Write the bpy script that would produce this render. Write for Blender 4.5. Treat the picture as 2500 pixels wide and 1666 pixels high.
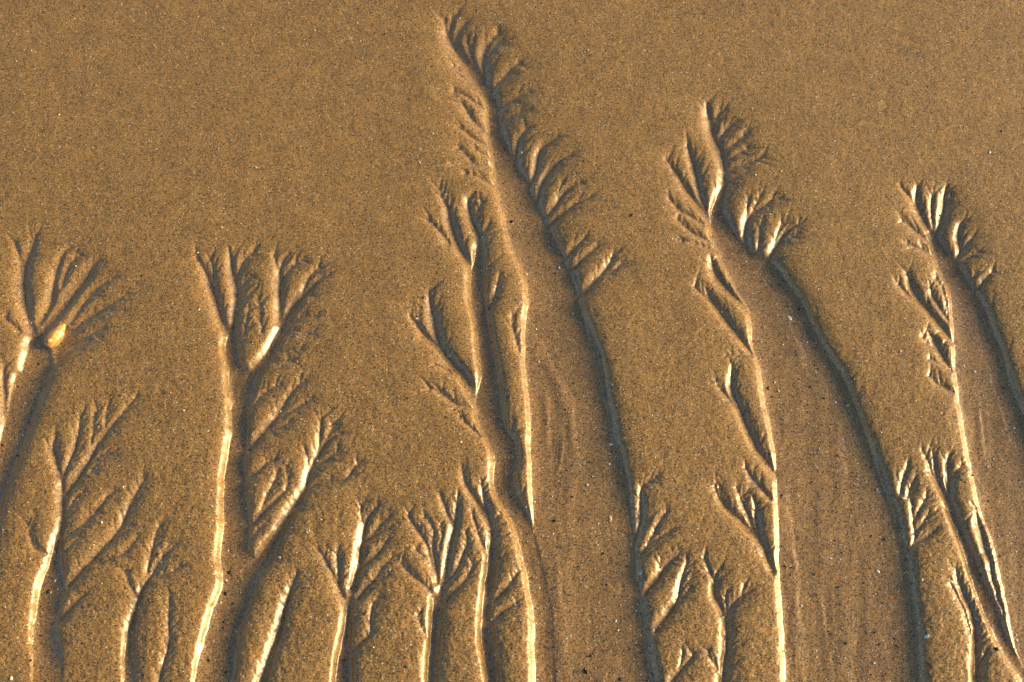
import bpy, bmesh, math, random
import numpy as np
from mathutils import Vector

for o in list(bpy.data.objects):
    bpy.data.objects.remove(o, do_unlink=True)
S = bpy.context.scene
COL = S.collection
R = math.radians

# ---------------------------------------------------------------- camera
TILT = R(27.0)            # off the vertical
DIST = 1.11               # metres from the sand at the middle of the view
LENS, SENSOR = 50.0, 36.0
cam_d = bpy.data.cameras.new('camera'); cam = bpy.data.objects.new('camera', cam_d); COL.objects.link(cam)
cam_d.lens = LENS; cam_d.sensor_width = SENSOR; cam_d.clip_start = .01; cam_d.clip_end = 400
CAM = Vector((0, -DIST * math.sin(TILT), DIST * math.cos(TILT)))
cam.location = CAM; cam.rotation_euler = (TILT, 0, 0)
S.camera = cam

# ---------------------------------------------------------------- daylight: low sun from the right
SUN_EL, SUN_AZ = 17.5, 5.0          # azimuth counted from +X (right) towards +Y (up the beach)
W = bpy.data.worlds.new('World'); S.world = W; W.use_nodes = True
nt = W.node_tree; nt.nodes.clear()
sky = nt.nodes.new('ShaderNodeTexSky'); sky.sky_type = 'NISHITA'; sky.sun_disc = False
sky.sun_elevation = R(SUN_EL); sky.sun_rotation = R(90.0 - SUN_AZ)
sky.air_density = 1.0; sky.dust_density = 1.6; sky.ozone_density = 1.0
bg = nt.nodes.new('ShaderNodeBackground'); bg.inputs[1].default_value = .095
wo = nt.nodes.new('ShaderNodeOutputWorld')
nt.links.new(sky.outputs[0], bg.inputs[0]); nt.links.new(bg.outputs[0], wo.inputs[0])
sd = bpy.data.lights.new('sun', 'SUN'); sun = bpy.data.objects.new('sun', sd); COL.objects.link(sun)
sd.energy = 5.0; sd.angle = R(30.0); sd.color = (1.0, .68, .32)
ts = Vector((math.cos(R(SUN_EL)) * math.cos(R(SUN_AZ)), math.cos(R(SUN_EL)) * math.sin(R(SUN_AZ)), math.sin(R(SUN_EL))))
sun.rotation_euler = ts.to_track_quat('Z', 'Y').to_euler(); sun.location = ts * 3
S.view_settings.view_transform = 'Standard'; S.view_settings.look = 'None'
S.view_settings.gamma = 1; S.view_settings.use_curve_mapping = False
S.view_settings.exposure = 0.72

# ---------------------------------------------------------------- the rills
# Each line is one channel: survey points x,y,half-width(,depth factor); a letter
# names the survey sheet (its own origin and scale) that the points are read on.
SHEETS = {'A': (0, 500, .3189), 'B': (400, 500, .3189), 'C': (0, 900, .3189), 'D': (400, 900, .3189),
          'E': (0, 1266, .2551), 'F': (300, 1266, .2551), 'G': (950, 0, .3189), 'H': (950, 350, .3188),
          'I': (950, 700, .3189), 'J': (700, 1100, .361), 'K': (1050, 1100, .361), 'L': (1500, 1100, .361),
          'M': (1550, 200, .3189), 'N': (1600, 600, .3189), 'O': (2000, 400, .3189), 'P': (2000, 800, .3189),
          'Q': (2050, 1166, .3189), 'Z': (0, 0, 1.0)}
# first line of a block: label of the rill; second: its main channel; the rest: side rills
RILLS = """
broad soft-edged rill in the sand with the amber shell lying in it
Z -60,1420,36,.5 C -90,1100,90 -20,800,110 80,500,120 200,100,140 A 200,1400,130 270,1200,130 270,1050,95
A 240,950,40 195,800,32 170,650,32 175,500,28 200,400,22 250,300,12 270,230,6
A 165,450,16 125,350,10 110,280,6
A 150,960,10 70,890,8 20,850,5
A 290,880,30 370,750,25 400,600,20 430,480,14 470,380,9 530,320,5
A 300,980,40 350,910,36 450,800,32 560,650,28 640,550,24 700,470,16 760,420,8
A 470,600,14 510,480,11 560,420,8 620,370,4
A 480,940,22 600,780,16 680,680,14 780,600,10 880,545,5
A 420,1080,40 540,950,30 640,860,26 760,790,20 860,740,12 960,680,5
A 760,800,12 860,810,9 950,810,4
A 420,1120,40 560,1040,20 680,980,12 800,930,6
A 430,1170,30 560,1100,15 680,1030,7
C 20,420,25 15,250,25 10,100,22 A 15,1300,18 30,1200,6

rill whose right side throws long curved arms, under the shell rill
E 450,1600,150,.15 440,1300,150,.3 420,1100,145,.55 430,900,140,.8 450,750,140,.95 480,600,130 510,400,90 540,200,60 C 460,1150,35 465,1000,28 465,850,20
C 450,800,18 410,650,22 395,580,16 430,500,8
C 480,800,18 530,680,18 570,560,16 600,430,12 610,340,6
C 490,950,22 570,850,22 660,700,22 720,600,18 790,500,16 880,390,12 970,290,9 1040,200,5
C 690,560,10 710,450,9 715,370,6 740,300,3
C 800,430,8 815,300,6 835,230,3
C 700,690,12 780,660,9 860,640,6 900,620,3
C 680,780,8 740,770,5
C 490,1270,18 600,1200,14 690,1120,14 760,1050,13 830,960,10 900,930,5
C 500,1070,12 570,980,8 640,930,5
E 600,660,34 640,620,30 780,460,26 900,350,24 1010,230,22 1130,90,20 C 960,1120,18 1000,1020,18 1040,940,14 1080,870,9 1110,840,4
E 860,410,16 1000,390,16 1130,350,14 1230,270,12 1290,200,8 1330,150,4
C 980,1120,9 1030,1020,8 1080,960,4
C 930,1210,8 1010,1190,5
C 495,1390,9 550,1320,8 600,1280,4
E 450,340,14 340,290,12 285,200,12 265,110,9 255,40,4
E 560,960,40 680,830,24 780,740,12 820,710,5

small rill tree on the bank beside the long straight rill, its foot fading out
E 1240,1640,80,.3 1230,1400,72,.6 1230,1200,60,.85 1240,1000,45 1280,870,32 1330,720,26
F 160,690,24 240,560,24 320,440,20 400,350,18 460,280,12 540,220,5
F 220,500,18 250,380,17 270,300,17 300,180,13 340,90,8 370,40,3
F 290,560,13 400,520,10 480,490,6 540,450,3
F 370,360,9 410,280,7 450,220,3
E 1310,760,14 1240,640,12 1215,570,10 1200,500,5

long straight rill with forked branches that form a bulb at its head
F 830,1700,210,.35 850,1600,205,.45 890,1350,200,.7 925,1150,190 990,900,180 1080,680,185 1100,450,195 1060,350,170 1060,150,150 D 540,1250,120 540,1050,115 535,850,105 550,650,90 570,450,90 575,250,85 590,60,100
B 560,1400,90 530,1250,66 510,1080,75 530,900,40 550,750,42 550,620,36 520,500,28 510,420,20 500,340,8
B 500,1000,50 480,940,42 430,850,38 390,720,36 350,600,32 310,500,20 270,430,10 240,400,4
B 380,640,18 370,560,16 370,460,12 340,390,6
B 545,560,18 570,500,14 610,420,12 670,370,7 720,320,3
B 570,650,16 640,560,12 690,540,5
B 590,720,12 660,670,8 710,630,4
B 605,980,9 640,850,7 650,770,4
B 590,1480,80 640,1380,75 670,1290,60 760,1180,55 830,1060,52 890,940,48 940,830,42 1000,730,36 1080,660,24 1150,600,14 1230,530,5
B 885,880,38 880,720,32 880,600,28 880,500,22 910,420,14 960,370,6
B 895,590,18 950,490,12 1020,440,8 1080,400,3
B 875,500,14 850,420,9 835,370,4
B 1040,700,18 1100,560,14 1130,520,10 1190,470,4
B 970,880,16 1080,850,9 1180,850,4
B 920,980,18 1000,960,10 1080,980,8 1160,960,4
B 870,1110,14 950,1110,8 1040,1110,4
B 820,1190,12 920,1190,8 1000,1180,4
B 745,960,8 740,860,7 735,760,5 720,690,3
D 650,600,28 670,580,26 740,500,24 820,400,20 900,290,18 960,200,14 1020,130,9 1080,80,4
D 850,370,16 960,320,12 1060,270,9 1140,220,4
D 790,470,14 890,440,10 960,400,5
D 670,280,12 760,190,10 850,130,7 900,110,3
D 630,840,18 720,770,14 800,700,11 870,690,5
D 650,1180,26 680,1165,22 760,1080,18 850,1000,14 920,930,10 950,850,7 940,750,3
D 735,1080,11 790,950,9 840,860,8 880,760,4
D 640,1310,18 720,1210,10 800,1150,5
F 1200,500,110 1270,440,95 D 800,1380,75 870,1240,50 950,1110,45 1020,1000,40 1080,880,36 1120,760,32 1170,650,28 1220,570,22 1290,520,12 1340,490,4
D 1110,740,14 1090,650,10 1070,600,5
D 1175,640,16 1195,480,14 1205,400,8 1210,350,3
D 1215,570,11 1280,460,6 1290,400,3
D 1130,750,18 1230,690,14 1290,650,7 1330,620,3
D 1040,940,22 1160,880,17 1270,850,15 1380,840,12 1440,770,9 1490,710,4

lone narrow unbranched furrow just right of the long straight rill
Z 618,1700,14 635,1666,14 655,1600,13 675,1540,11 690,1490,9 705,1440,6 724,1395,3

faint shallow furrow between the small rill tree and the long straight rill
F 300,1700,30,.5 340,1550,30,.6 390,1350,25,.7 430,1180,20,.8 440,1050,18,.9 440,900,14,.9 450,720,8,.9

slim rill tree with a feathery right side and a looped lowest twig
J 375,1700,80,.6 380,1600,80,.7 385,1450,68,.9 395,1300,48 410,1150,42 425,1000,40
J 440,920,40 480,780,34 500,650,28 515,540,24 530,470,20 580,400,12 610,360,4
J 510,480,12 500,400,10 510,340,4
J 515,610,18 570,560,14 640,480,12 700,430,5
J 570,565,12 650,530,10 700,520,4
J 500,770,17 580,720,13 640,650,11 690,590,5
J 545,910,15 600,850,12 660,760,10 720,700,4
J 480,990,24 560,890,16 640,860,10 690,830,4
J 420,1390,14 500,1290,12 560,1230,11 570,1110,11 580,1040,9 620,980,5
J 450,1190,7 480,1100,5
J 395,1010,20 350,900,20 345,780,18 340,700,14 355,640,6
J 345,890,17 290,800,14 250,720,10 200,660,5

bushy rill tree with outcurved twigs on both sides of its crown
J 970,1700,48 975,1600,48 985,1400,48 1000,1250,48 1010,1100,50 1020,1000,52
J 1040,960,40 1080,780,28 1100,650,24 1130,520,24 1150,420,18 1155,340,10 1160,290,4
J 1125,480,15 1080,400,12 1050,320,8 1040,280,4
J 1030,660,9 1050,560,7 1040,480,4
J 1080,890,18 1140,800,14 1190,700,13 1220,600,11 1210,530,5
J 1065,1010,24 1130,940,16 1200,870,13 1250,780,9 1260,730,4
J 1015,880,26 1000,720,20 985,620,16 990,530,12 960,470,9 935,440,4
J 995,800,18 950,640,14 890,540,12 840,470,9 830,410,4
J 975,950,13 900,880,12 840,830,11 790,780,8 750,720,4
J 990,830,9 940,720,7 890,690,5 870,650,3
J 945,1250,9 905,1180,7 885,1100,4

sinuous rill running close along the left bank of the widest channel
J 1410,1700,55 1400,1600,55 1380,1450,55 1360,1300,60 1350,1150,50 1350,1000,42 1375,850,48 1385,700,45 1385,560,32 1360,430,32 1290,330,24 1210,220,14 1180,110,5
J 1370,410,22 1330,280,14 1320,190,6
J 1350,690,14 1300,570,11 1270,470,8 1250,390,4
J 1410,450,10 1450,410,4
J 1410,510,10 1470,480,4
J 1410,580,10 1490,560,5
J 1425,745,9 1480,690,4
J 1400,1010,22 1470,930,15 1530,860,10 1560,800,5
J 1390,1160,20 1460,1080,13 1520,1050,9 1570,1000,4

rill with a dark overhanging right bank that joins the widest channel at a pointed island
K 800,1720,90 775,1500,85 760,1100,80 705,800,76 610,450,76 500,220,85 I 890,1250,112 820,1100,104 760,900,118 770,650,88 740,450,78 710,250,70 675,50,80 H 680,950,70 690,850,55 690,720,40 650,600,34 610,500,28 600,420,18 650,370,8
H 680,710,18 740,640,11 770,590,5
H 650,540,12 700,470,8 710,440,3
H 770,1240,20 820,1130,14 840,1040,8 850,980,4
I 1000,480,10 950,330,10 940,230,6 940,180,3
I 930,1150,10 950,1060,7 960,1000,3
H 660,980,34 630,920,32 560,820,36 500,680,34 470,570,30 450,490,18 420,420,7
H 460,750,18 380,660,12 330,600,7 290,560,3
H 440,470,14 400,400,8 380,340,3
I 730,920,60 640,790,50 560,650,48 480,570,42 400,450,36 360,320,34 330,200,26 310,90,14 300,20,6
I 360,430,22 260,350,22 200,270,16 160,220,8
I 470,650,12 400,610,8 330,590,4
I 640,910,14 500,880,14 430,830,12 370,790,8 300,770,4
I 690,1120,12 600,1050,10 560,1020,6 530,980,3

widest and longest channel, feathered all along the right of its head
Z 1470,1780,145,.84 1457,1641,132,.84 1442,1497,122,.84 1428,1389,120,.84 1418,1298,120,.84 1408,1208,112,.8 1398,1115,107,.9 1384,987,96 1367,891,90 1355,796,80 H 1260,1200,215 1210,980,188 1090,700,182 1010,500,148 950,300,138 G 890,1250,110 850,1100,85 820,980,75 800,850,70 780,720,60 700,580,60 600,460,50 500,340,36 440,240,20
Z 1520,1400,40,.6 1490,1273,60,.6 1477,1118,51,.6 1465,1083,42,.6 1455,1006,42,.6 1422,879,54,.6 H 1370,1290,140,.6 1400,1150,95,.6 1380,1020,80,.6 1300,850,70,.6 1180,640,60,.6 1090,420,50,.6
Z 1604,1700,14,.62 1586,1594,14,.62 1568,1487,14,.62 1552,1381,14,.62 1542,1275,14,.62 1521,1169,14,.62 1500,1062,14,.62 1479,956,14,.62 1453,850,14,.62 1421,745,9,.62
G 445,260,18 470,170,10 490,110,4
G 435,230,14 420,130,5
G 490,290,16 540,210,10 590,160,4
G 690,540,16 640,430,12 600,330,10 590,260,5
G 750,620,22 720,430,22 740,350,18 790,290,10 840,240,4
G 745,420,12 820,330,10 870,290,4
G 790,660,18 850,600,14 930,520,11 1000,470,5
G 850,610,12 900,580,10 980,560,5
G 830,810,20 920,755,14 1000,730,11 1080,690,5
G 850,910,20 950,860,13 1030,840,9 1090,830,4
G 1000,1330,44 985,1250,34 975,1150,28 990,1060,18 1030,1000,10 1070,960,4
G 1070,1430,26 1120,1270,24 1160,1130,20 1220,1080,12 1290,1040,4
H 1180,560,36 1140,430,34 1160,330,28 1210,220,24 1270,150,20 1340,100,11 1400,70,4
H 1180,560,26 1270,450,22 1330,370,18 1400,320,11 1470,290,4
H 1290,430,10 1300,340,7 1340,270,3
H 1220,620,34 1290,540,22 1380,480,17 1470,430,12 1560,400,5
H 1370,840,24 1450,760,13 1510,710,5
H 1390,960,26 1480,870,18 1540,820,13 1600,770,5
H 1450,1150,34 1490,1130,26 1570,1050,22 1640,970,17 1700,880,13 1720,820,5
H 1620,1000,13 1720,960,9 1790,900,4
G 800,970,16 700,950,14 630,890,14 590,820,16 560,770,8
G 850,1250,20 680,1240,15 580,1250,12 490,1260,6
G 640,1230,11 570,1150,8 530,1110,3
G 760,720,10 600,600,8 540,560,4
G 740,640,13 640,600,9 560,530,6 490,480,3
G 780,840,14 660,760,11 570,710,7 500,690,3
G 800,1090,15 680,1060,11 590,1000,7 520,960,3
G 830,1180,15 720,1160,10 640,1110,5
H 800,290,14 710,260,10 640,230,6 570,220,3
L 150,600,24 185,420,22 180,280,14 200,220,10 260,190,7 300,160,3
L 170,710,16 240,620,12 300,580,10 400,540,5
L 230,620,12 310,470,12 360,400,5
L 215,960,24 300,850,20 360,760,16 420,710,10 450,680,4
L 305,830,9 320,720,5
L 285,1210,24 370,1090,20 430,990,17 450,880,16 490,760,9 490,700,4
L 440,960,10 520,850,6
L 450,1000,9 520,910,5
L 370,1580,18 460,1470,14 520,1410,10 540,1360,5
L 440,1480,9 470,1360,5

small rill tree on the sand tongue between the two widest channels
L 735,1700,36 740,1600,36 755,1400,32 765,1250,28 760,1120,26
L 740,1090,22 690,980,22 680,900,18 690,840,10 700,810,4
L 675,890,13 630,770,10 610,710,5
L 765,1080,15 760,980,10 770,940,5
L 770,1100,18 820,1010,13 880,970,10 940,940,4
L 870,975,9 880,900,4
L 730,1520,11 650,1400,8 630,1350,3

wide smooth-floored channel with a ragged dark right bank and chips of shell
Z 2080,1780,162 2076,1666,162 2068,1500,160 2056,1389,156 2044,1280,147 2031,1208,136 2010,1097,120 N 1205,1250,350 1150,1100,330 1077,900,285 1005,720,262 960,560,238 900,400,203 790,230,188 M 800,1330,130 690,1150,105 650,1000,75
Z 2200,1780,45,.6 2190,1666,45,.6 2182,1500,45,.6 2168,1390,43,.6 2148,1290,42,.6 2128,1201,42,.6 2098,1100,40,.6 2062,1010,38,.6 N 1400,1030,90,.6 1270,820,90,.6 1160,640,88,.6 1070,470,80,.6 960,300,70,.6 880,150,60,.6
Z 2248,1700,15,.8 2242,1594,15,.8 2232,1488,15,.8 2216,1371,15,.8 2194,1275,15,.8 2168,1201,15,.8 2136,1116,15,.8 2087,1020,15,.8 2031,903,10,.62 1968,800,8,.62
M 640,950,66 690,760,40 690,620,34 650,480,34 600,380,34 580,290,28 560,220,18 550,150,8
M 605,340,16 640,230,11 690,200,5
M 640,420,18 740,310,12 800,290,5
M 670,510,16 760,460,13 850,400,8 880,370,3
M 690,590,14 790,540,8 880,480,4
M 700,670,20 800,630,14 900,600,10 980,570,4
M 710,750,16 800,700,8 860,680,4
M 720,1280,55 620,1080,42 540,960,34 450,870,26 380,780,22 310,680,16 270,620,9 240,570,4
M 550,950,26 490,780,26 460,640,26 430,540,18 400,480,8
M 530,1060,14 420,1010,12 330,960,11 260,880,6
M 590,1200,14 430,1130,12 380,1100,9 330,1040,4
M 620,1260,12 500,1230,10 400,1210,7 330,1200,3
M 890,1320,40 860,1180,34 860,1080,30 890,1000,24 960,950,17 1040,900,11 1120,870,4
M 860,1020,13 870,900,8 880,860,3
M 900,980,11 950,890,6 960,860,3
M 950,1260,16 970,1180,12 970,1080,9 990,1020,4
M 990,1420,54 1060,1290,34 1110,1210,30 1170,1130,18 1240,1090,8 1290,1060,3
M 1085,1220,14 1110,1110,10 1130,1060,4
M 1100,1240,16 1200,1180,10 1270,1150,4
N 720,470,20 640,390,20 560,320,28 480,220,32 450,130,24 430,60,8
N 745,800,22 650,680,24 560,570,26 480,460,22 420,380,18 390,310,8
N 440,420,13 330,330,10 300,290,4
N 770,820,10 600,820,8 540,830,4
L 1110,150,30 N 800,1560,26 750,1450,28 680,1310,26 640,1200,22 590,1080,20 590,970,14 600,900,5
N 630,1220,14 560,1150,12 490,1080,9 460,1010,4
L 1060,310,12 980,230,11 920,160,11 880,100,6
L 1080,800,20 1035,700,20 1010,620,24 950,540,26 860,460,20 790,400,18 720,320,14 690,260,7 680,230,3
L 725,310,8 715,240,4
L 965,540,18 920,440,18 880,360,15 850,290,10 830,240,4
L 890,370,9 880,300,7 880,260,3
L 1000,590,16 970,450,20 960,360,12 940,300,5

channel with a bright double-edged left bank and a fan-shaped head at the clean sand
Z 2680,1700,85 Q 1637,1280,262 1527,800,272 P 1587,1540,272 1497,1280,282 1427,1000,272 1372,800,262 1315,600,240 1267,400,215 O 1245,1500,208 1200,1300,172 1172,1150,152 1110,960,108 1010,760,88 930,620,65 880,500,45
P 1560,800,90,.6 1500,600,90,.6 1430,400,85,.6 O 1380,1480,80,.6 1320,1320,75,.6 1270,1150,68,.6 1190,980,58,.6 1080,760,40,.6
O 870,500,28 800,380,28 760,290,26 755,210,18 760,150,6
O 765,310,15 690,230,12 640,180,9 625,150,3
O 890,460,18 870,330,14 870,240,12 880,190,5
O 910,530,38 950,400,36 970,310,30 970,220,18 990,150,6
O 975,310,12 1020,230,6
O 1040,740,26 1090,650,22 1080,540,20 1090,450,14 1130,400,5
O 1090,660,16 1170,560,11 1200,520,4
O 1070,750,18 1160,700,13 1220,660,5
O 1190,980,28 1250,920,18 1290,860,12 1340,810,4
O 1170,890,13 1210,820,4
O 870,580,14 760,500,16 700,460,14 640,430,6
O 910,690,12 800,640,14 720,610,12 640,590,5
O 1010,1140,9 960,960,8 920,880,6 880,830,3
O 1010,1180,14 930,1080,16 880,1000,16 860,930,10 850,890,4
O 1040,1340,22 950,1230,28 860,1120,28 780,1030,26 720,930,24 690,860,14 680,820,5
O 770,1040,16 720,1010,14 660,970,14 600,910,7 580,880,3
P 1030,310,14 960,210,24 910,120,28 870,60,20 840,20,8
P 890,140,14 820,90,8 790,40,4
P 1010,310,8 900,260,6 850,230,3
P 1030,480,13 930,430,14 880,390,9 840,350,3

rill braided around slender sand islands beside the bright double-edged bank
Q 1520,1660,60 1450,1540,60 1380,1420,60 1300,1290,60 1240,1170,65 1180,1020,70 1120,860,68 1060,720,58 1010,580,54 945,430,46 P 1040,1400,48 990,1280,32 930,1190,24 870,1100,18 830,1000,12 790,930,5
P 1010,1250,32 1000,1120,26 990,1020,16 1010,950,5
P 985,1290,18 930,1170,20 890,1060,18 880,980,8 870,940,3
P 1010,1180,14 1060,1080,9 1100,1050,4
Q 1270,1020,14 1230,900,18 1190,760,18 1170,640,20 1130,540,22 1100,430,28 1080,330,26 1060,240,8 1050,200,3
Q 1075,1700,44 1070,1600,44 1060,1450,38 1060,1350,34 1050,1200,28 1040,1080,24 1010,980,22 960,880,20 915,780,16 900,680,6
Q 1005,1180,10 975,1050,10 930,940,10 880,840,7 850,800,3
Q 1080,1450,20 1130,1340,16 1140,1290,6
Q 545,560,12 590,460,12 570,320,12 P 720,1400,12 700,1250,8 690,1200,4
P 630,1260,14 640,1200,12 660,1110,13 680,1020,6
P 690,1280,13 720,1190,12 745,1120,5
P 740,1450,14 800,1340,11 830,1290,4
Q 590,410,17 660,310,12 690,250,5
Q 600,490,17 690,430,13 750,380,5
"""
# low bars and swells on the channel floors: x,y,half-width,height
BARS = """
I 1030,60,40,1.2 1100,330,60,1.6 1220,560,70,1.8 1330,790,70,1.8 1390,980,65,1.6 1420,1200,60,1.5 1430,1400,60,1.2 K 940,350,60,1 920,600,60,.8
I 1340,1060,20,1 1320,1250,24,1.1 1280,1450,24,.9
I 1200,700,40,1.4 1210,1000,45,1.5 1200,1300,45,1.2
K 830,560,50,1.4 860,900,55,1.5 890,1250,60,1.3 920,1560,60,1
L 1130,180,40,1.3 1170,400,50,1.6 1210,650,55,1.7 1230,900,55,1.6 1250,1250,58,1.5 1280,1560,58,1.3
L 1400,850,30,1 1430,1150,36,1.1 1450,1500,36,1
L 1215,1000,14,.9 1230,1300,14,.9 1245,1600,14,.9
P 1240,430,30,1 1260,800,36,1.2 1290,1100,36,1
P 120,600,60,1.2 180,1000,70,1.3 200,1400,70,1
N 1030,560,40,.9 1120,800,50,1 1200,1050,60,1
"""
# small loose things: kind, photo position, length, width, height (same units), turn, colour, label
BITS = [
 ('pebble', 1250, 527, 10, 8, 5, 20, 'black', 'black pebble on the floor of the widest channel by its bright left bank'),
 ('pebble', 1544, 526, 9, 8, 5, 70, 'rust', 'rust brown pebble on flat sand right of the feathered channel head'),
 ('shell_chip', 1933, 764, 15, 9, 3, -60, 'white', 'largest white shell chip, lying in the smooth-floored channel'),
 ('shell_chip', 1285, 657, 10, 6, 3, 40, 'pink', 'pinkish orange shell chip at the bend of the widest channel\'s left bank'),
 ('shell_chip', 1208, 695, 7, 6, 3, 10, 'white', 'small round white chip on the island between two joining channels'),
 ('shell_sliver', 1025, 396, 12, 3, 2, -55, 'white', 'thin white shell sliver on clean sand left of the widest channel'),
 ('shell_chip', 1492, 1258, 15, 7, 3, 95, 'cream', 'cream oblong shell chip on the broad floor of the widest channel'),
 ('shell_chip', 1565, 1396, 7, 6, 3, 20, 'white', 'white chip stuck on the right bank of the widest channel'),
 ('pebble', 1431, 1633, 12, 9, 5, -40, 'black', 'larger black pebble low on the floor of the widest channel'),
 ('pebble', 1516, 1653, 8, 7, 4, 15, 'black', 'small black pebble between the larger black pebble and the right bank'),
 ('pebble', 1355, 1263, 9, 6, 4, 0, 'black', 'black pebble level with the cream chip, farther from the right bank'),
 ('shell_chip', 2199, 858, 8, 4, 3, 60, 'grey', 'pale grey chip on the smooth tongue of sand between two right channels'),
 ('shell_chip', 2209, 1215, 12, 5, 3, -5, 'white', 'white oblong chip on the rim of the ragged dark bank'),
 ('shell_chip', 2045, 972, 7, 4, 3, -60, 'white', 'white chip by the pale yellow chip on the smooth channel floor'),
 ('shell_chip', 2075, 981, 8, 6, 3, 15, 'yellow', 'pale yellow chip beside a white chip at the foot of the ragged bank'),
 ('shell_chip', 2386, 897, 7, 5, 3, 30, 'grey', 'grey white chip in the channel with the bright double edge'),
 ('shell_chip', 2150, 1387, 9, 6, 3, -35, 'white', 'white chip low on the smooth floor above the orange chip'),
 ('shell_chip', 2181, 1451, 11, 9, 2, 0, 'orange', 'flat orange chip on the smooth channel floor'),
 ('shell_chip', 2264, 1553, 14, 7, 3, 25, 'blue', 'bluish white chip lying in the gutter under the ragged bank'),
 ('shell_chip', 2252, 1415, 8, 5, 3, 50, 'cream', 'cream chip wedged in a notch of the ragged bank'),
 ('pebble', 2437, 1584, 11, 9, 7, -20, 'black', 'black pebble perched on the crest of a slender sand ridge'),
 ('shell_chip', 2491, 1556, 6, 4, 2, -50, 'white', 'white chip outside the bright double-edged bank'),
 ('pebble', 26, 1656, 7, 7, 5, 0, 'white', 'round white grain on flat sand below the fading rill'),
 ('shell_chip', 126, 1410, 7, 5, 3, 30, 'white', 'white chip in the rill with the long curved arms'),
 ('pebble', 108, 1437, 8, 6, 4, 70, 'black', 'black grain by the white chip in the rill with curved arms'),
 ('pebble', 555, 1390, 9, 7, 4, 10, 'black', 'black grain on the floor of the long straight rill, upper of two'),
 ('pebble', 545, 1442, 8, 8, 4, 40, 'black', 'black grain on the floor of the long straight rill, lower of two'),
 ('pebble', 254, 710, 6, 5, 3, 0, 'black', 'tiny black grain on a sand rib right of the amber shell'),
 ('pebble', 2447, 319, 8, 6, 4, 30, 'black', 'black grain alone on the clean sand above the fan-shaped head'),
 ('shell_chip', 1493, 1077, 10, 5, 3, 0, 'white', 'white chip in the widest channel, higher up than the cream chip'),
 ('shell_chip', 1489, 1125, 7, 4, 3, 80, 'white', 'tiny white chip between the white and the cream chips in the widest channel'),
 ('shell_chip', 574, 746, 8, 4, 2, 0, 'blue', 'pale bluish chip in the left fork of the long straight rill'),
 ('shell_chip', 773, 1120, 6, 5, 3, 0, 'white', 'white speck of shell in the right arm of the long straight rill'),
 ('pebble', 1881, 937, 11, 8, 4, 20, 'green', 'dark green grey pebble near the bright left bank of the smooth channel'),
 ('shell_chip', 1366, 640, 8, 5, 3, -60, 'white', 'white chip midway on the widest channel\'s floor below its feathered side'),
 ('shell_chip', 1017, 776, 7, 5, 3, 10, 'white', 'white chip on the sand left of the dark-banked rill'),
]

# ---------------------------------------------------------------- survey units to metres on the beach
U = .32e-3                                         # one survey unit is about a third of a millimetre
def ground(px, py):
    px = np.asarray(px, float); py = np.asarray(py, float)
    k = SENSOR / LENS / 2500.0
    u = (px - 1250.0) * k; v = -(py - 833.0) * k
    ct, st = math.cos(TILT), math.sin(TILT)
    y = v * ct + st; z = v * st - ct
    s = CAM.z / -z
    return u * s, CAM.y + y * s

def parse(text, n=4, pad=1.0):
    pts = []; sh = SHEETS['Z']
    for tok in text.split():
        if tok in SHEETS: sh = SHEETS[tok]; continue
        v = [float(q) for q in tok.split(',')]
        while len(v) < n: v.append(pad)
        pts.append((sh[0] + v[0] * sh[2], sh[1] + v[1] * sh[2], v[2] * sh[2], v[3]))
    return np.array(pts)

def smooth_line(P, step=7.0):
    """Catmull-Rom through the survey points."""
    if len(P) < 2: return P
    Q = np.vstack([2 * P[0] - P[1], P, 2 * P[-1] - P[-2]])
    out = []
    for i in range(1, len(Q) - 2):
        p0, p1, p2, p3 = Q[i - 1], Q[i], Q[i + 1], Q[i + 2]
        n = max(2, int(np.hypot(*(p2 - p1)[:2]) / step))
        for k in range(n):
            t = k / n
            out.append(.5 * ((2 * p1) + (-p0 + p2) * t + (2 * p0 - 5 * p1 + 4 * p2 - p3) * t * t + (-p0 + 3 * p1 - 3 * p2 + p3) * t ** 3))
    out.append(P[-1]); out = np.array(out)
    lo = P[:, 2:].min(0); hi = P[:, 2:].max(0)
    out[:, 2:] = np.clip(out[:, 2:], lo, hi)
    return out

# grid lines: close together where the photograph looks, opening out beyond
def lines(a, b, step, a_out, b_out, grow=1.09, top=60.0):
    mid = list(np.arange(a, b + step * .5, step)); lo = []; hi = []
    x, s = a, step
    while x > a_out: s = min(s * grow, top); x -= s; lo.append(x)
    x, s = mid[-1], step
    while x < b_out: s = min(s * grow, top); x += s; hi.append(x)
    return np.array(lo[::-1] + mid + hi)
STEP = 2.35
XS = lines(-30, 2530, STEP, -2000, 4500)
YS = lines(-20, 1690, STEP, -1600, 3400)
NX, NY = len(XS), len(YS)
GX, GY = np.meshgrid(XS, YS)

rng = np.random.default_rng(11)
def noise(X, Y, seed):
    """smooth lattice noise in -1..1"""
    r = np.random.default_rng(seed).uniform(-1, 1, (512, 512)).astype(np.float32)
    xi = np.floor(X).astype(int); yi = np.floor(Y).astype(int)
    fx = X - xi; fy = Y - yi
    fx = fx * fx * (3 - 2 * fx); fy = fy * fy * (3 - 2 * fy)
    a = r[yi % 512, xi % 512]; b = r[yi % 512, (xi + 1) % 512]
    c = r[(yi + 1) % 512, xi % 512]; d = r[(yi + 1) % 512, (xi + 1) % 512]
    return (a * (1 - fx) + b * fx) * (1 - fy) + (c * (1 - fx) + d * fx) * fy

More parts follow.
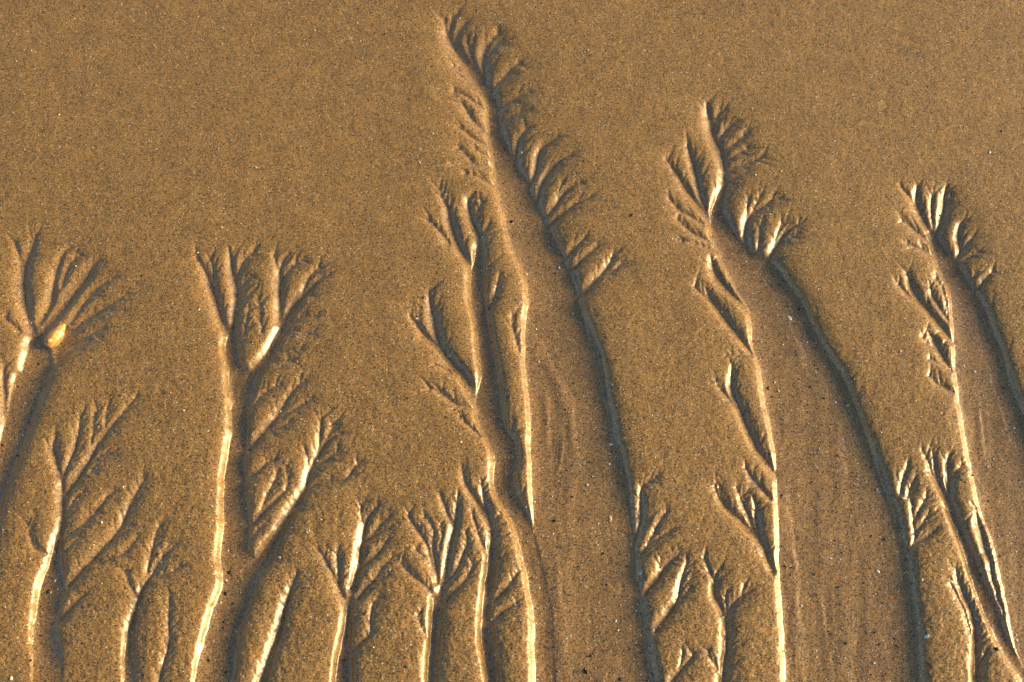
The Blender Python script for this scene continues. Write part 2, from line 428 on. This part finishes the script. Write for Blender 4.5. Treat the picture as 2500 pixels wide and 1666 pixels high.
# the edges of the rills wander a little
RX, RY = .81 * GX + .59 * GY, -.59 * GX + .81 * GY
SX, SY = .36 * GX + .93 * GY, -.93 * GX + .36 * GY
WX = GX + 1.5 * noise(RX / 43, RY / 43, 1) + 1.1 * noise(SX / 24, SY / 24, 7) + .8 * noise(RX / 14, RY / 14, 2) + .7 * noise(SX / 9, SY / 9, 3)
WY = GY + 1.5 * noise(RX / 43, RY / 43, 4) + 1.1 * noise(SX / 24, SY / 24, 8) + .8 * noise(RX / 14, RY / 14, 5) + .7 * noise(SX / 9, SY / 9, 6)

SUM = np.zeros((NY, NX))                           # sum of fourth powers of the cuts
BEST = np.full((NY, NX), .8)                       # deepest single cut so far, for telling rills apart
WHO = np.full((NY, NX), -1, np.int32)
FLOOR = np.zeros((NY, NX), np.float32)

def depth_of(w):                                   # broad beds are shallow, mid-sized ones cut deepest
    return np.interp(w, [0, 3, 7, 12, 25, 45, 80, 200], [.8, 3.5, 6.6, 8.2, 9.6, 9.2, 7.6, 7.6])

def cut(P, who, dep=1.0, soft=1.0):
    w = P[:, 2]; D = depth_of(w) * P[:, 3] * dep
    SF = soft * np.interp(P[:, 2], [0, 12], [1 / soft ** .5, 1]) *  (1 + .5 * ((450 - P[:, 1]) / 350).clip(0, 1))      # softer banks up the beach
    m = (w + (1.55 * D + 2.6) * SF * 1.25).max() + 8
    i0, i1 = np.searchsorted(XS, [P[:, 0].min() - m, P[:, 0].max() + m])
    j0, j1 = np.searchsorted(YS, [P[:, 1].min() - m, P[:, 1].max() + m])
    if i1 - i0 < 2 or j1 - j0 < 2: return
    C = np.zeros((j1 - j0, i1 - i0)); F = np.zeros((j1 - j0, i1 - i0))
    for a, b, wa, wb, Da, Db, sf in zip(P[:-1], P[1:], w[:-1], w[1:], D[:-1], D[1:], SF):
        mm = max(wa, wb) + (1.55 * max(Da, Db) + 2.6) * sf * 1.25 + 7
        k0, k1 = np.searchsorted(XS, [min(a[0], b[0]) - mm, max(a[0], b[0]) + mm])
        l0, l1 = np.searchsorted(YS, [min(a[1], b[1]) - mm, max(a[1], b[1]) + mm])
        k0 = max(k0, i0); k1 = min(k1, i1); l0 = max(l0, j0); l1 = min(l1, j1)
        if k1 <= k0 or l1 <= l0: continue
        X = WX[l0:l1, k0:k1]; Y = WY[l0:l1, k0:k1]
        dx, dy = b[0] - a[0], b[1] - a[1]; LL = dx * dx + dy * dy + 1e-9
        t = (((X - a[0]) * dx + (Y - a[1]) * dy) / LL).clip(0, 1)
        d = np.sqrt((X - a[0] - t * dx) ** 2 + (Y - a[1] - t * dy) ** 2 + 1.0)
        ww = wa + (wb - wa) * t; DD = Da + (Db - Da) * t; BB = (1.55 * DD + 2.6) * sf
        sx = X - a[0] - t * dx
        wide = ((ww - 45) / 30).clip(0, 1)                                       # broad beds: abrupt right bank, level floor
        BB = np.where(sx > 0, BB * (1 - .42 * wide), BB)
        d0 = np.maximum(ww - .38 * BB, 0)
        q = ((d - d0) / BB).clip(0, 1)
        c = DD * (1 - q) ** 2
        c = c * (1 - .16 * (1 - wide) * np.minimum(d / np.maximum(ww, 1), 1) ** 2)   # the bed is dished
        lean = np.interp(ww, [0, 9, 16, 30, 46], [0, 0, .42, .36, 0])             # runoff undercuts the left bank; beds rise to the right
        c = c * (1 - lean * (sx / (ww + .4 * BB)).clip(-1, 1))
        wt = (.75 * ww + 1.05 * BB) * np.where(sx > 0, .92, 1.15)                 # small rills: a sharp line between full, rounded shoulders
        vee = 1.12 * DD * (1 - (d / wt).clip(0, 1)) ** 1.7
        k = ((ww - 8) / 12).clip(0, 1); c = k * c + (1 - k) * vee
        np.maximum(C[l0 - j0:l1 - j0, k0 - i0:k1 - i0], c, out=C[l0 - j0:l1 - j0, k0 - i0:k1 - i0])
    s = np.s_[j0:j1, i0:i1]
    SUM[s] += C ** 4
    better = C > BEST[s]
    BEST[s] = np.where(better, C, BEST[s]); WHO[s] = np.where(better, who, WHO[s])

def twigs(P, who, level=0):
    """fine feeders along a rill; P runs from mouth to tip"""
    seg = np.hypot(np.diff(P[:, 0]), np.diff(P[:, 1])); L = np.concatenate([[0], np.cumsum(seg)])
    if L[-1] < 10: return
    pos = rng.uniform(4, 12)
    while pos < L[-1]:
        f = np.array([np.interp(pos, L, P[:, k]) for k in range(4)])
        e = np.array([np.interp(min(pos + 4, L[-1]), L, P[:, k]) for k in range(2)])
        g = np.array([np.interp(max(pos - 4, 0), L, P[:, k]) for k in range(2)])
        t = e - g; t /= np.hypot(*t) + 1e-9
        w = f[2]
        for side in ((-1, 1) if rng.random() < .6 else (rng.choice([-1, 1]),)):
            nrm = np.array([-t[1], t[0]]) * side
            right = nrm[0] > .2
            if level == 0:
                up = f[1] < 640
                ch = (.85 if right else .62) if w < 6 else (.68 if right else .45) if w < 14 else ((.55 if right else .50) if up else (.28 if right else .10))
            else: ch = .35
            if rng.random() > ch: continue
            ang = rng.uniform(28, 62) * math.pi / 180
            d = t * math.cos(ang) + nrm * math.sin(ang)
            hd = float(np.clip((950 - f[1]) / 500, 0, 1))
            ln = rng.uniform(13, 42) * (1 + .15 * hd) * (1.25 if level == 0 and right else .9) * (.55 if level else 1)
            if w >= 14: ln *= 1.1
            p = f[:2] + nrm * max(w * .85, 0) * (1 if w > 4 else .3)
            pts = []; n = 5; w0 = rng.uniform(1.9, 3.7) * (.75 if level else 1) * (1 + .5 * hd)
            for k in range(n + 1):
                pts.append((p[0], p[1], w0 * (1 - k / n) + .35, (1 - .62 * k / n) * f[3]))
                d = d + t * .10 + rng.normal(0, .13, 2); d /= np.hypot(*d)
                p = p + d * ln / n
            Q = np.array(pts); cut(Q, who, .95 - .25 * hd)
            if level == 0 and ln > 22 and hd < .4: twigs(Q, who, 1)
        pos += (rng.uniform(8, 16) if w < 14 else rng.uniform(11, 23)) * (1 + .4 * float(np.clip((950 - f[1]) / 500, 0, 1)))
    if level == 0 and P[-1, 2] < 4:                 # the tip frays
        t = P[-1, :2] - P[-3, :2]; t /= np.hypot(*t) + 1e-9
        for k in range(rng.integers(2, 5)):
            a = rng.uniform(-.75, .75); ca, sa = math.cos(a), math.sin(a)
            d = np.array([t[0] * ca - t[1] * sa, t[0] * sa + t[1] * ca]); p = P[-1, :2] - t * rng.uniform(0, 10); ln = rng.uniform(10, 26)
            Q = np.array([(p[0] + d[0] * ln * q, p[1] + d[1] * ln * q, 1.9 * (1 - q) + .3, 1 - .7 * q) for q in (0, .25, .5, .75, 1)])
            Q[1:, :2] += rng.normal(0, .8, (4, 2))
            cut(Q, who, .9)

LINES = []
BRANCH = []                                        # (label or None, index of the main channel)
for block in RILLS.strip().split('\n\n'):
    rows = block.strip().split('\n'); main = len(BRANCH)
    for k, row in enumerate(rows[1:]):
        P = smooth_line(parse(row)); who = len(BRANCH)
        BRANCH.append((rows[0] if k == 0 else None, main)); LINES.append(P)
        if P[0, 2] < P[-1, 2]: P = P[::-1]
        cut(P, who, .95 if main == 0 else 1.0, 1.5 if main == 0 else 1.0)
        twigs(P, who)

# crumbled nicks along the right banks of the two broad channels
for who, (lab, main) in enumerate(BRANCH):
    if who - main == 2 and lab is None and LINES[who][:, 2].max() < 18 and len(LINES[who]) > 60:
        P = LINES[who]; k = 6
        while k < len(P) - 4:
            x, y, w = P[k, 0] + P[k, 2] * .8, P[k, 1], rng.uniform(1.5, 4.2)
            if y > 780:
                ln = rng.uniform(4, 12) * min(1, (y - 700) / 500)
                cut(np.array([(x - 4, y, w, 1), (x + ln * .6, y + rng.normal(0, 2), w, .9), (x + ln, y + rng.normal(0, 3), w * .6, .7)]), who, 1.0)
            k += int(rng.integers(1, 5))
CUT = SUM ** .25

# bars and swells on the channel floors
BAR = np.zeros((NY, NX))
for row in BARS.strip().split('\n'):
    P = smooth_line(parse(row), 12)
    P[:, 3] *= np.minimum(1, np.minimum(np.arange(len(P)), np.arange(len(P))[::-1]) / (len(P) * .3))     # they rise and die out gently
    P[:, 2] *= 1 + .25 * np.sin(np.arange(len(P)) * .55 + P[0, 0])
    for a, b in zip(P[:-1], P[1:]):
        m = max(a[2], b[2]) * 2.2 + 4
        k0, k1 = np.searchsorted(XS, [min(a[0], b[0]) - m, max(a[0], b[0]) + m])
        l0, l1 = np.searchsorted(YS, [min(a[1], b[1]) - m, max(a[1], b[1]) + m])
        X = WX[l0:l1, k0:k1]; Y = WY[l0:l1, k0:k1]
        dx, dy = b[0] - a[0], b[1] - a[1]; LL = dx * dx + dy * dy + 1e-9
        t = (((X - a[0]) * dx + (Y - a[1]) * dy) / LL).clip(0, 1)
        px = X - a[0] - t * dx; py = Y - a[1] - t * dy
        side = np.where(px > 0, .85, 1.4)           # short lee side, long back
        d = np.hypot(px, py) / ((a[2] + (b[2] - a[2]) * t) * side)
        hh = 1.25 * (a[3] + (b[3] - a[3]) * t) * (1 - d.clip(0, 1) ** 2) ** 2
        np.maximum(BAR[l0:l1, k0:k1], hh, out=BAR[l0:l1, k0:k1])

def blur(A, r, times=2):
    for _ in range(times):
        for ax in (0, 1):
            pad = [(0, 0), (0, 0)]; pad[ax] = (r + 1, r)
            c = np.cumsum(np.pad(A, pad, mode='edge'), axis=ax)
            n = A.shape[ax]
            A = (np.take(c, np.arange(2 * r + 1, 2 * r + 1 + n), ax) - np.take(c, np.arange(0, n), ax)) / (2 * r + 1)
    return A
BROAD = blur(np.minimum(CUT, 6.0), 8) + .45 * blur(np.minimum(CUT, 6.0), 3) + (.5 + 1.4 * np.clip((850 - GY) / 500, 0, 1)) * blur(np.minimum(CUT, 6.0), 17)
WET = np.clip((CUT - .3) / 3.0, 0, 1); WET = blur(WET, 2, 1)
low = np.clip((GY - 700) / 900, 0, 1)              # the lower beach is combed by the runoff
rough = .34 * noise(GX / 15, GY / 15, 21) + .24 * noise(GX / 7, GY / 7, 22) + .20 * noise(GX / 3.6, GY / 3.6, 23)
wob = 9 * noise(GX / 70, GY / 70, 31) + 4 * noise(RX / 30, RY / 30, 32)
patch = np.clip(.55 + .9 * noise(GX / 120, GY / 160, 33), 0, 1.2)
comb = low * patch * (.6 * noise((GX + wob) / 9, GY / 38, 24) + .5 * noise((GX + wob) / 19, GY / 75, 25))
floor_streak = .35 * noise((GX + wob) / 11, GY / 80, 26) + 1.3 * noise((GX + wob) / 30, GY / 260, 27)
smooth = np.clip(CUT / 7.0, 0, 1)
H = -1.0 * CUT - .30 * np.minimum(CUT, 5.0) - 1.35 * BROAD + BAR * np.clip(CUT / 7, 0, 1) \
    + rough * (1 + 1.2 * low) * (1 - .55 * np.clip(CUT / 2.5, 0, 1)) + comb * (1 - smooth) + floor_streak * smooth * np.clip(low + .25, 0, 1) \
    + .8 * noise(RX / 62, RY / 80, 34) + 1.6 * noise(GX / 210, GY / 260, 28) + 2.2 * noise(GX / 480, GY / 420, 29)
edge = np.clip(np.minimum(np.minimum(XS[None, :] + 2000, 4500 - XS[None, :]) / 500, np.minimum(YS[:, None] + 1600, 3400 - YS[:, None]) / 500), 0, 1)
HM = H * U * edge

VX, VY = ground(GX, GY)
VZ = HM
# normals of the whole sheet, so that the pieces meet without a seam
V = np.dstack([VX, VY, VZ])
dxv = np.gradient(V, axis=1); dyv = np.gradient(V, axis=0)
N = np.cross(dyv, dxv); N *= np.sign(N[..., 2:3]); N /= np.linalg.norm(N, axis=2, keepdims=True)
V = V.reshape(-1, 3).astype(np.float32); N = N.reshape(-1, 3).astype(np.float32)
WETV = WET.ravel().astype(np.float32)

def height_at(px, py):
    i = int(np.clip(np.searchsorted(XS, px), 1, NX - 1)); j = int(np.clip(np.searchsorted(YS, py), 1, NY - 1))
    return float(HM[j - 1:j + 1, i - 1:i + 1].mean())
def normal_at(px, py, r=3):
    i = int(np.clip(np.searchsorted(XS, px), r, NX - r - 1)); j = int(np.clip(np.searchsorted(YS, py), r, NY - r - 1))
    n = N.reshape(NY, NX, 3)[j - r:j + r + 1, i - r:i + r + 1].reshape(-1, 3).mean(0)
    return Vector(n.tolist()).normalized()

# ---------------------------------------------------------------- materials
def mat(name):
    m = bpy.data.materials.new(name); m.use_nodes = True
    n = m.node_tree.nodes; return m, n, m.node_tree.links, n['Principled BSDF']
def ramp(n, stops, mode='CONSTANT'):
    r = n.new('ShaderNodeValToRGB'); r.color_ramp.interpolation = mode
    e = r.color_ramp.elements
    while len(e) > 1: e.remove(e[-1])
    e[0].position = stops[0][0]; e[0].color = (*stops[0][1], 1)
    for p, c in stops[1:]:
        k = e.new(p); k.color = (*c, 1)
    return r

def sand_material():
    m, n, l, b = mat('wet_sand')
    tc = n.new('ShaderNodeTexCoord')
    vo = n.new('ShaderNodeTexVoronoi'); vo.inputs['Scale'].default_value = 1450; vo.inputs['Randomness'].default_value = 1
    l.new(tc.outputs['Object'], vo.inputs['Vector'])
    sp = n.new('ShaderNodeSeparateColor'); l.new(vo.outputs['Color'], sp.inputs[0])
    r = ramp(n, [(0, (.030, .022, .012)), (.07, (.115, .070, .028)), (.19, (.225, .137, .043)), (.42, (.295, .180, .054)),
                 (.62, (.36, .228, .072)), (.80, (.42, .277, .094)), (.885, (.36, .15, .050)), (.935, (.27, .22, .15)), (.991, (.70, .64, .52))])
    l.new(sp.outputs[0], r.inputs[0])
    # patches of slightly different sand
    nz = n.new('ShaderNodeTexNoise'); nz.inputs['Scale'].default_value = 55; nz.inputs['Detail'].default_value = 5
    l.new(tc.outputs['Object'], nz.inputs['Vector'])
    r2 = ramp(n, [(.3, (.88, .89, .80)), (.7, (1.14, 1.13, .97))], 'LINEAR'); l.new(nz.outputs['Fac'], r2.inputs[0])
    mx = n.new('ShaderNodeMix'); mx.data_type = 'RGBA'; mx.blend_type = 'MULTIPLY'; mx.inputs[0].default_value = 1
    l.new(r.outputs[0], mx.inputs[6]); l.new(r2.outputs[0], mx.inputs[7])
    l.new(mx.outputs[2], b.inputs['Base Color'])
    at = n.new('ShaderNodeAttribute'); at.attribute_name = 'wet'
    mr = n.new('ShaderNodeMapRange'); l.new(at.outputs['Fac'], mr.inputs[0]); mr.inputs[3].default_value = .50; mr.inputs[4].default_value = .30
    l.new(mr.outputs[0], b.inputs['Roughness'])
    b.inputs['Specular IOR Level'].default_value = .5
    mc = n.new('ShaderNodeMapRange'); l.new(at.outputs['Fac'], mc.inputs[0]); mc.inputs[3].default_value = .35; mc.inputs[4].default_value = 1.0
    l.new(mc.outputs[0], b.inputs['Coat Weight']); b.inputs['Coat Roughness'].default_value = .30; b.inputs['Coat IOR'].default_value = 1.7
    # grains stand proud of one another; a film of water evens them out in the rills
    bu = n.new('ShaderNodeBump'); bu.inputs['Distance'].default_value = .00035
    mb = n.new('ShaderNodeMapRange'); l.new(at.outputs['Fac'], mb.inputs[0]); mb.inputs[3].default_value = .55; mb.inputs[4].default_value = .22
    l.new(mb.outputs[0], bu.inputs['Strength'])
    l.new(sp.outputs[1], bu.inputs['Height']); l.new(bu.outputs[0], b.inputs['Normal'])
    return m
SAND = sand_material()

def simple(name, col, rough, spec=.5, coat=0.0, var=.25):
    m, n, l, b = mat(name)
    nz = n.new('ShaderNodeTexNoise'); nz.inputs['Scale'].default_value = 900; nz.inputs['Detail'].default_value = 4
    tc = n.new('ShaderNodeTexCoord'); l.new(tc.outputs['Object'], nz.inputs['Vector'])
    r = ramp(n, [(.3, tuple(c * (1 - var) for c in col)), (.7, tuple(min(1, c * (1 + var)) for c in col))], 'LINEAR')
    l.new(nz.outputs['Fac'], r.inputs[0]); l.new(r.outputs[0], b.inputs['Base Color'])
    b.inputs['Roughness'].default_value = rough; b.inputs['Specular IOR Level'].default_value = spec; b.inputs['Coat Weight'].default_value = coat
    return m
TINT = {k: simple('chip_' + k, c, r_) for k, (c, r_) in {
    'black': ((.012, .011, .010), .35), 'rust': ((.16, .055, .018), .4), 'white': ((.82, .80, .74), .35), 'pink': ((.60, .27, .15), .4),
    'cream': ((.70, .52, .30), .4), 'grey': ((.55, .53, .47), .4), 'yellow': ((.62, .55, .28), .4), 'orange': ((.45, .16, .04), .45),
    'blue': ((.55, .68, .72), .3), 'green': ((.05, .06, .04), .4)}.items()}

# ---------------------------------------------------------------- the sand sheet, split into flat sand, rills and side rills
iq, jq = np.meshgrid(np.arange(NX - 1), np.arange(NY - 1))
Q0 = (jq * NX + iq).ravel()
QUADS = np.stack([Q0 + NX, Q0 + NX + 1, Q0 + 1, Q0], 1).astype(np.int32)      # counter-clockwise seen from above
fw = WHO[:-1, :-1].ravel()
def sheet(name, faces, parent=None, ring=False):
    idx, inv = np.unique(faces.ravel(), return_inverse=True)
    co = V[idx]; nr = N[idx]; we = WETV[idx]; f = inv.reshape(-1, 4).astype(np.int32)
    if ring:                                        # the beach runs on, level, to the horizon
        bi = [(0, i) for i in range(0, NX)] + [(j, NX - 1) for j in range(1, NY)] + [(NY - 1, i) for i in range(NX - 2, -1, -1)] + [(j, 0) for j in range(NY - 2, 0, -1)]
        gi = np.array([a * NX + b_ for a, b_ in bi]); li = np.searchsorted(idx, gi)
        far = V[gi].copy(); far[:, :2] *= 90.0; far[:, 2] = 0
        n0 = len(co); co = np.vstack([co, far]); nr = np.vstack([nr, np.tile([[0, 0, 1]], (len(far), 1))]); we = np.concatenate([we, np.zeros(len(far), np.float32)])
        k = np.arange(len(gi)); k2 = (k + 1) % len(gi)
        f = np.vstack([f, np.stack([li[k], n0 + k, n0 + k2, li[k2]], 1).astype(np.int32)[:, ::-1]])
    me = bpy.data.meshes.new(name)
    me.vertices.add(len(co)); me.vertices.foreach_set('co', np.ascontiguousarray(co, np.float32).ravel())
    me.loops.add(f.size); me.loops.foreach_set('vertex_index', f.ravel())
    me.polygons.add(len(f)); me.polygons.foreach_set('loop_start', np.arange(0, f.size, 4, dtype=np.int32))
    me.update(calc_edges=True)
    me.polygons.foreach_set('use_smooth', np.ones(len(f), bool))
    at = me.attributes.new('wet', 'FLOAT', 'POINT'); at.data.foreach_set('value', np.ascontiguousarray(we, np.float32))
    me.normals_split_custom_set_from_vertices(nr.astype(np.float32).tolist() if False else nr.astype(np.float32))
    me.materials.append(SAND)
    o = bpy.data.objects.new(name, me); COL.objects.link(o)
    if parent is not None: o.parent = parent
    return o

keep = np.bincount(fw[fw >= 0], minlength=len(BRANCH))
for k, (lab, main) in enumerate(BRANCH):            # a side rill of a few faces belongs to its main channel
    if keep[k] < 12: fw[fw == k] = main
sand = sheet('sand', QUADS[fw < 0], ring=True)
sand['kind'] = 'structure'; sand['label'] = 'wet golden brown beach sand, cut by branching rills of runoff'
order = np.argsort(fw, kind='stable'); sf = fw[order]
made = {}
for k, (lab, main) in enumerate(BRANCH):
    a, b = np.searchsorted(sf, [k, k + 1])
    if b <= a: continue
    o = sheet('rill_channel' if k == main else 'side_rill', QUADS[order[a:b]], sand if k == main else made[main])
    if lab: o['label'] = lab
    made[k] = o

# ---------------------------------------------------------------- loose things
def obj(name, bm, m, parent=None, smooth=True):
    me = bpy.data.meshes.new(name); bm.normal_update(); bm.to_mesh(me); bm.free()
    if smooth: me.polygons.foreach_set('use_smooth', np.ones(len(me.polygons), bool))
    me.materials.append(m); o = bpy.data.objects.new(name, me); COL.objects.link(o)
    if parent is not None: o.parent = parent
    return o
def seat(o, px, py, turn, sink=0.0):
    x, y = ground(px, py); n = normal_at(px, py)
    z = height_at(px, py)
    q = Vector((0, 0, 1)).rotation_difference(n)
    from mathutils import Quaternion
    o.rotation_mode = 'QUATERNION'; o.rotation_quaternion = q @ Quaternion((0, 0, 1), R(turn))
    o.location = Vector((float(x), float(y), z)) - n * sink

rnd = random.Random(5)
def pebble_bm(l, w, h):
    bm = bmesh.new(); bmesh.ops.create_icosphere(bm, subdivisions=2, radius=1)
    ph = [rnd.uniform(0, 6.28) for _ in range(4)]
    for v in bm.verts:
        c = v.co; k = 1 + .14 * math.sin(2.3 * c.x + ph[0]) + .12 * math.sin(2.9 * c.y + ph[1]) + .10 * math.sin(3.1 * c.z + ph[2] + c.x)
        v.co = Vector((c.x * l / 2 * k, c.y * w / 2 * k, c.z * h / 2 * k)) * U
    return bm
def chip_bm(l, w, h):
    """a broken, slightly cupped flake with an uneven outline"""
    bm = bmesh.new(); n = 11; rim_t, rim_b = [], []
    rr = [rnd.uniform(.78, 1.12) for _ in range(n)]
    for k in range(n):
        a = 2 * math.pi * k / n + rnd.uniform(-.12, .12); x = math.cos(a) * rr[k]; y = math.sin(a) * rr[k]
        x = math.copysign(abs(x) ** .75, x); y = math.copysign(abs(y) ** .8, y)
        rim_t.append(bm.verts.new(Vector((x * l / 2, y * w / 2, h * .22)) * U)); rim_b.append(bm.verts.new(Vector((x * l / 2 * .96, y * w / 2 * .96, -h * .22)) * U))
    mid = [bm.verts.new(Vector((v.co.x * .55, v.co.y * .55, h * .48 * U))) for v in rim_t]
    top = bm.verts.new((0, 0, h * .56 * U)); bot = bm.verts.new((0, 0, 0))
    for k in range(n):
        j = (k + 1) % n
        bm.faces.new((rim_t[k], rim_t[j], mid[j], mid[k])); bm.faces.new((mid[k], mid[j], top))
        bm.faces.new((rim_b[k], rim_b[j], rim_t[j], rim_t[k])); bm.faces.new((rim_b[j], rim_b[k], bot))
    return bm
for kind, px, py, l, w, h, turn, tint, label in BITS:
    o = obj(kind, pebble_bm(l, w, h) if kind == 'pebble' else chip_bm(l, w, h), TINT[tint], smooth=(kind == 'pebble'))
    seat(o, px, py, turn, sink=(-h * .18 if kind == 'pebble' else -h * .05) * U)
    o['label'] = label; o['category'] = {'pebble': 'pebble', 'shell_chip': 'shell chip', 'shell_sliver': 'shell chip'}[kind]
    o['group'] = 'pebbles and grains on the sand' if kind == 'pebble' else 'bits of shell on the sand'

# the amber bivalve: a wedge-shaped valve, humped, with growth lines
def shell_materials():
    m, n, l, b = mat('amber_shell')
    tc = n.new('ShaderNodeTexCoord'); mp = n.new('ShaderNodeMapping'); mp.inputs['Rotation'].default_value = (0, 0, .2)
    l.new(tc.outputs['Object'], mp.inputs[0])
    wv = n.new('ShaderNodeTexWave'); wv.wave_type = 'RINGS'; wv.inputs['Scale'].default_value = 120; wv.inputs['Distortion'].default_value = 4; wv.inputs['Detail'].default_value = 2
    l.new(mp.outputs[0], wv.inputs['Vector'])
    r = ramp(n, [(0, (.56, .26, .04)), (.55, (.68, .38, .08)), (1, (.76, .50, .16))], 'LINEAR'); l.new(wv.outputs['Color'], r.inputs[0])
    nz = n.new('ShaderNodeTexNoise'); nz.inputs['Scale'].default_value = 300; l.new(tc.outputs['Object'], nz.inputs['Vector'])
    mx = n.new('ShaderNodeMix'); mx.data_type = 'RGBA'; mx.blend_type = 'MULTIPLY'; mx.inputs[0].default_value = .6
    r2 = ramp(n, [(.35, (.6, .45, .35)), (.6, (1, 1, 1))], 'LINEAR'); l.new(nz.outputs['Fac'], r2.inputs[0])
    l.new(r.outputs[0], mx.inputs[6]); l.new(r2.outputs[0], mx.inputs[7]); l.new(mx.outputs[2], b.inputs['Base Color'])
    b.inputs['Roughness'].default_value = .3; b.inputs['Coat Weight'].default_value = .5; b.inputs['Coat Roughness'].default_value = .08
    b.inputs['Subsurface Weight'].default_value = .0
    bu = n.new('ShaderNodeBump'); bu.inputs['Strength'].default_value = .25; bu.inputs['Distance'].default_value = .0003; l.new(wv.outputs['Color'], bu.inputs['Height']); l.new(bu.outputs[0], b.inputs['Normal'])
    return m
def shell():
    root = bpy.data.objects.new('seashell', None); root.empty_display_size = .01; COL.objects.link(root)
    root['label'] = 'glossy amber wedge-shaped seashell lying in a sand rill'; root['category'] = 'seashell'
    seat(root, 134, 814, 64, 0.0)
    # local x runs along the shell, from the narrow end (-) to the blunt end (+)
    def outline(s):                                 # s along 0..1 -> (lower edge, upper edge)
        k = math.sin(math.pi * min(1, s ** .72)) ** .62 if 0 < s < 1 else 0.0
        return -.42 * k, .52 * k * (1.0 - .12 * s)
    Ln, Wd, Ht = 74, 43, 16
    bm = bmesh.new(); rows = []; n, mseg = 26, 18
    for i in range(n + 1):
        s = i / n; lo, hi = outline(s); row = []
        for j in range(mseg + 1):
            t = j / mseg; y = lo + (hi - lo) * t
            c = max(0, 4 * t * (1 - t))
            keel = max(0, 1 - abs(t - .58) / .58 if t < .58 else 1 - (t - .58) / .42)
            z = (.72 * c ** .55 + .28 * keel ** 1.1) * (max(0, math.sin(math.pi * s)) ** .55) * (1.06 - .28 * s)
            z *= 1 + .02 * math.sin(40 * math.hypot(s - .05, y))
            row.append(bm.verts.new(((s - .5) * Ln * U, y * Wd * U, (z * Ht - 2.0) * U)))
        rows.append(row)
    for i in range(n):
        for j in range(mseg):
            bm.faces.new((rows[i][j], rows[i + 1][j], rows[i + 1][j + 1], rows[i][j + 1]))
    bmesh.ops.remove_doubles(bm, verts=bm.verts, dist=1e-6)
    # close the underside
    be = [e for e in bm.edges if e.is_boundary]
    bmesh.ops.holes_fill(bm, edges=be)
    bmesh.ops.recalc_face_normals(bm, faces=bm.faces)
    M = shell_materials()
    obj('valve', bm, M, root)
    bm = bmesh.new(); bmesh.ops.create_uvsphere(bm, u_segments=14, v_segments=8, radius=1)
    for v in bm.verts: v.co = Vector((v.co.x * 7 - 22, v.co.y * 6 + 4 - 1.5 * v.co.x, v.co.z * 5 + 9.5)) * U
    obj('umbo', bm, M, root)
    return root
shell()

# coarse bright and dark grains strewn over the sand: too many to count
def grains():
    r = np.random.default_rng(3); n = 8500
    px = r.uniform(-150, 2650, n); py = r.uniform(-120, 1780, n)
    i = np.clip(np.searchsorted(XS, px), 1, NX - 1); j = np.clip(np.searchsorted(YS, py), 1, NY - 1)
    c = CUT[j, i]; keep = r.random(n) < np.where(c > 4.5, .9, .16); px, py, i, j = px[keep], py[keep], i[keep], j[keep]; n = len(px)
    x, y = ground(px, py); z = HM[j, i]
    s = r.gamma(3.0, .42, n).clip(.6, 3.2) * U + .0001
    base = np.array([(1, 0, 0), (-1, 0, 0), (0, 1, 0), (0, -1, 0), (0, 0, 1), (0, 0, -1)], float)
    tri = np.array([(0, 2, 4), (2, 1, 4), (1, 3, 4), (3, 0, 4), (2, 0, 5), (1, 2, 5), (3, 1, 5), (0, 3, 5)])
    a = r.uniform(0, 6.28, n); st = r.uniform(.6, 1.3, (n, 3))
    P = base[None] * st[:, None, :] + r.normal(0, .12, (n, 6, 3)); ca, sa = np.cos(a)[:, None], np.sin(a)[:, None]
    P = np.dstack([P[..., 0] * ca - P[..., 1] * sa, P[..., 0] * sa + P[..., 1] * ca, P[..., 2] * .8]) * s[:, None, None]
    P += np.stack([x, y, z + s * .25], 1)[:, None, :]
    tone = np.where(r.random(n) < np.where(CUT[j, i] > 5, .25, .38), 0, r.choice([1, 1, 1, 2], n))
    me = bpy.data.meshes.new('sand_grains'); F = (tri[None] + (np.arange(n) * 6)[:, None, None]).reshape(-1, 3)
    me.from_pydata(P.reshape(-1, 3).tolist(), [], F.tolist())
    me.polygons.foreach_set('material_index', np.repeat(tone, 8).astype(np.int32))
    for mm in (simple('pale_grain', (.72, .68, .58), .3), simple('dark_grain', (.02, .016, .012), .4), simple('red_grain', (.30, .11, .04), .4)): me.materials.append(mm)
    o = bpy.data.objects.new('sand_grains', me); COL.objects.link(o)
    o['kind'] = 'stuff'; o['label'] = 'coarse pale and dark grains strewn over the wet sand'; o['category'] = 'grains'
grains()
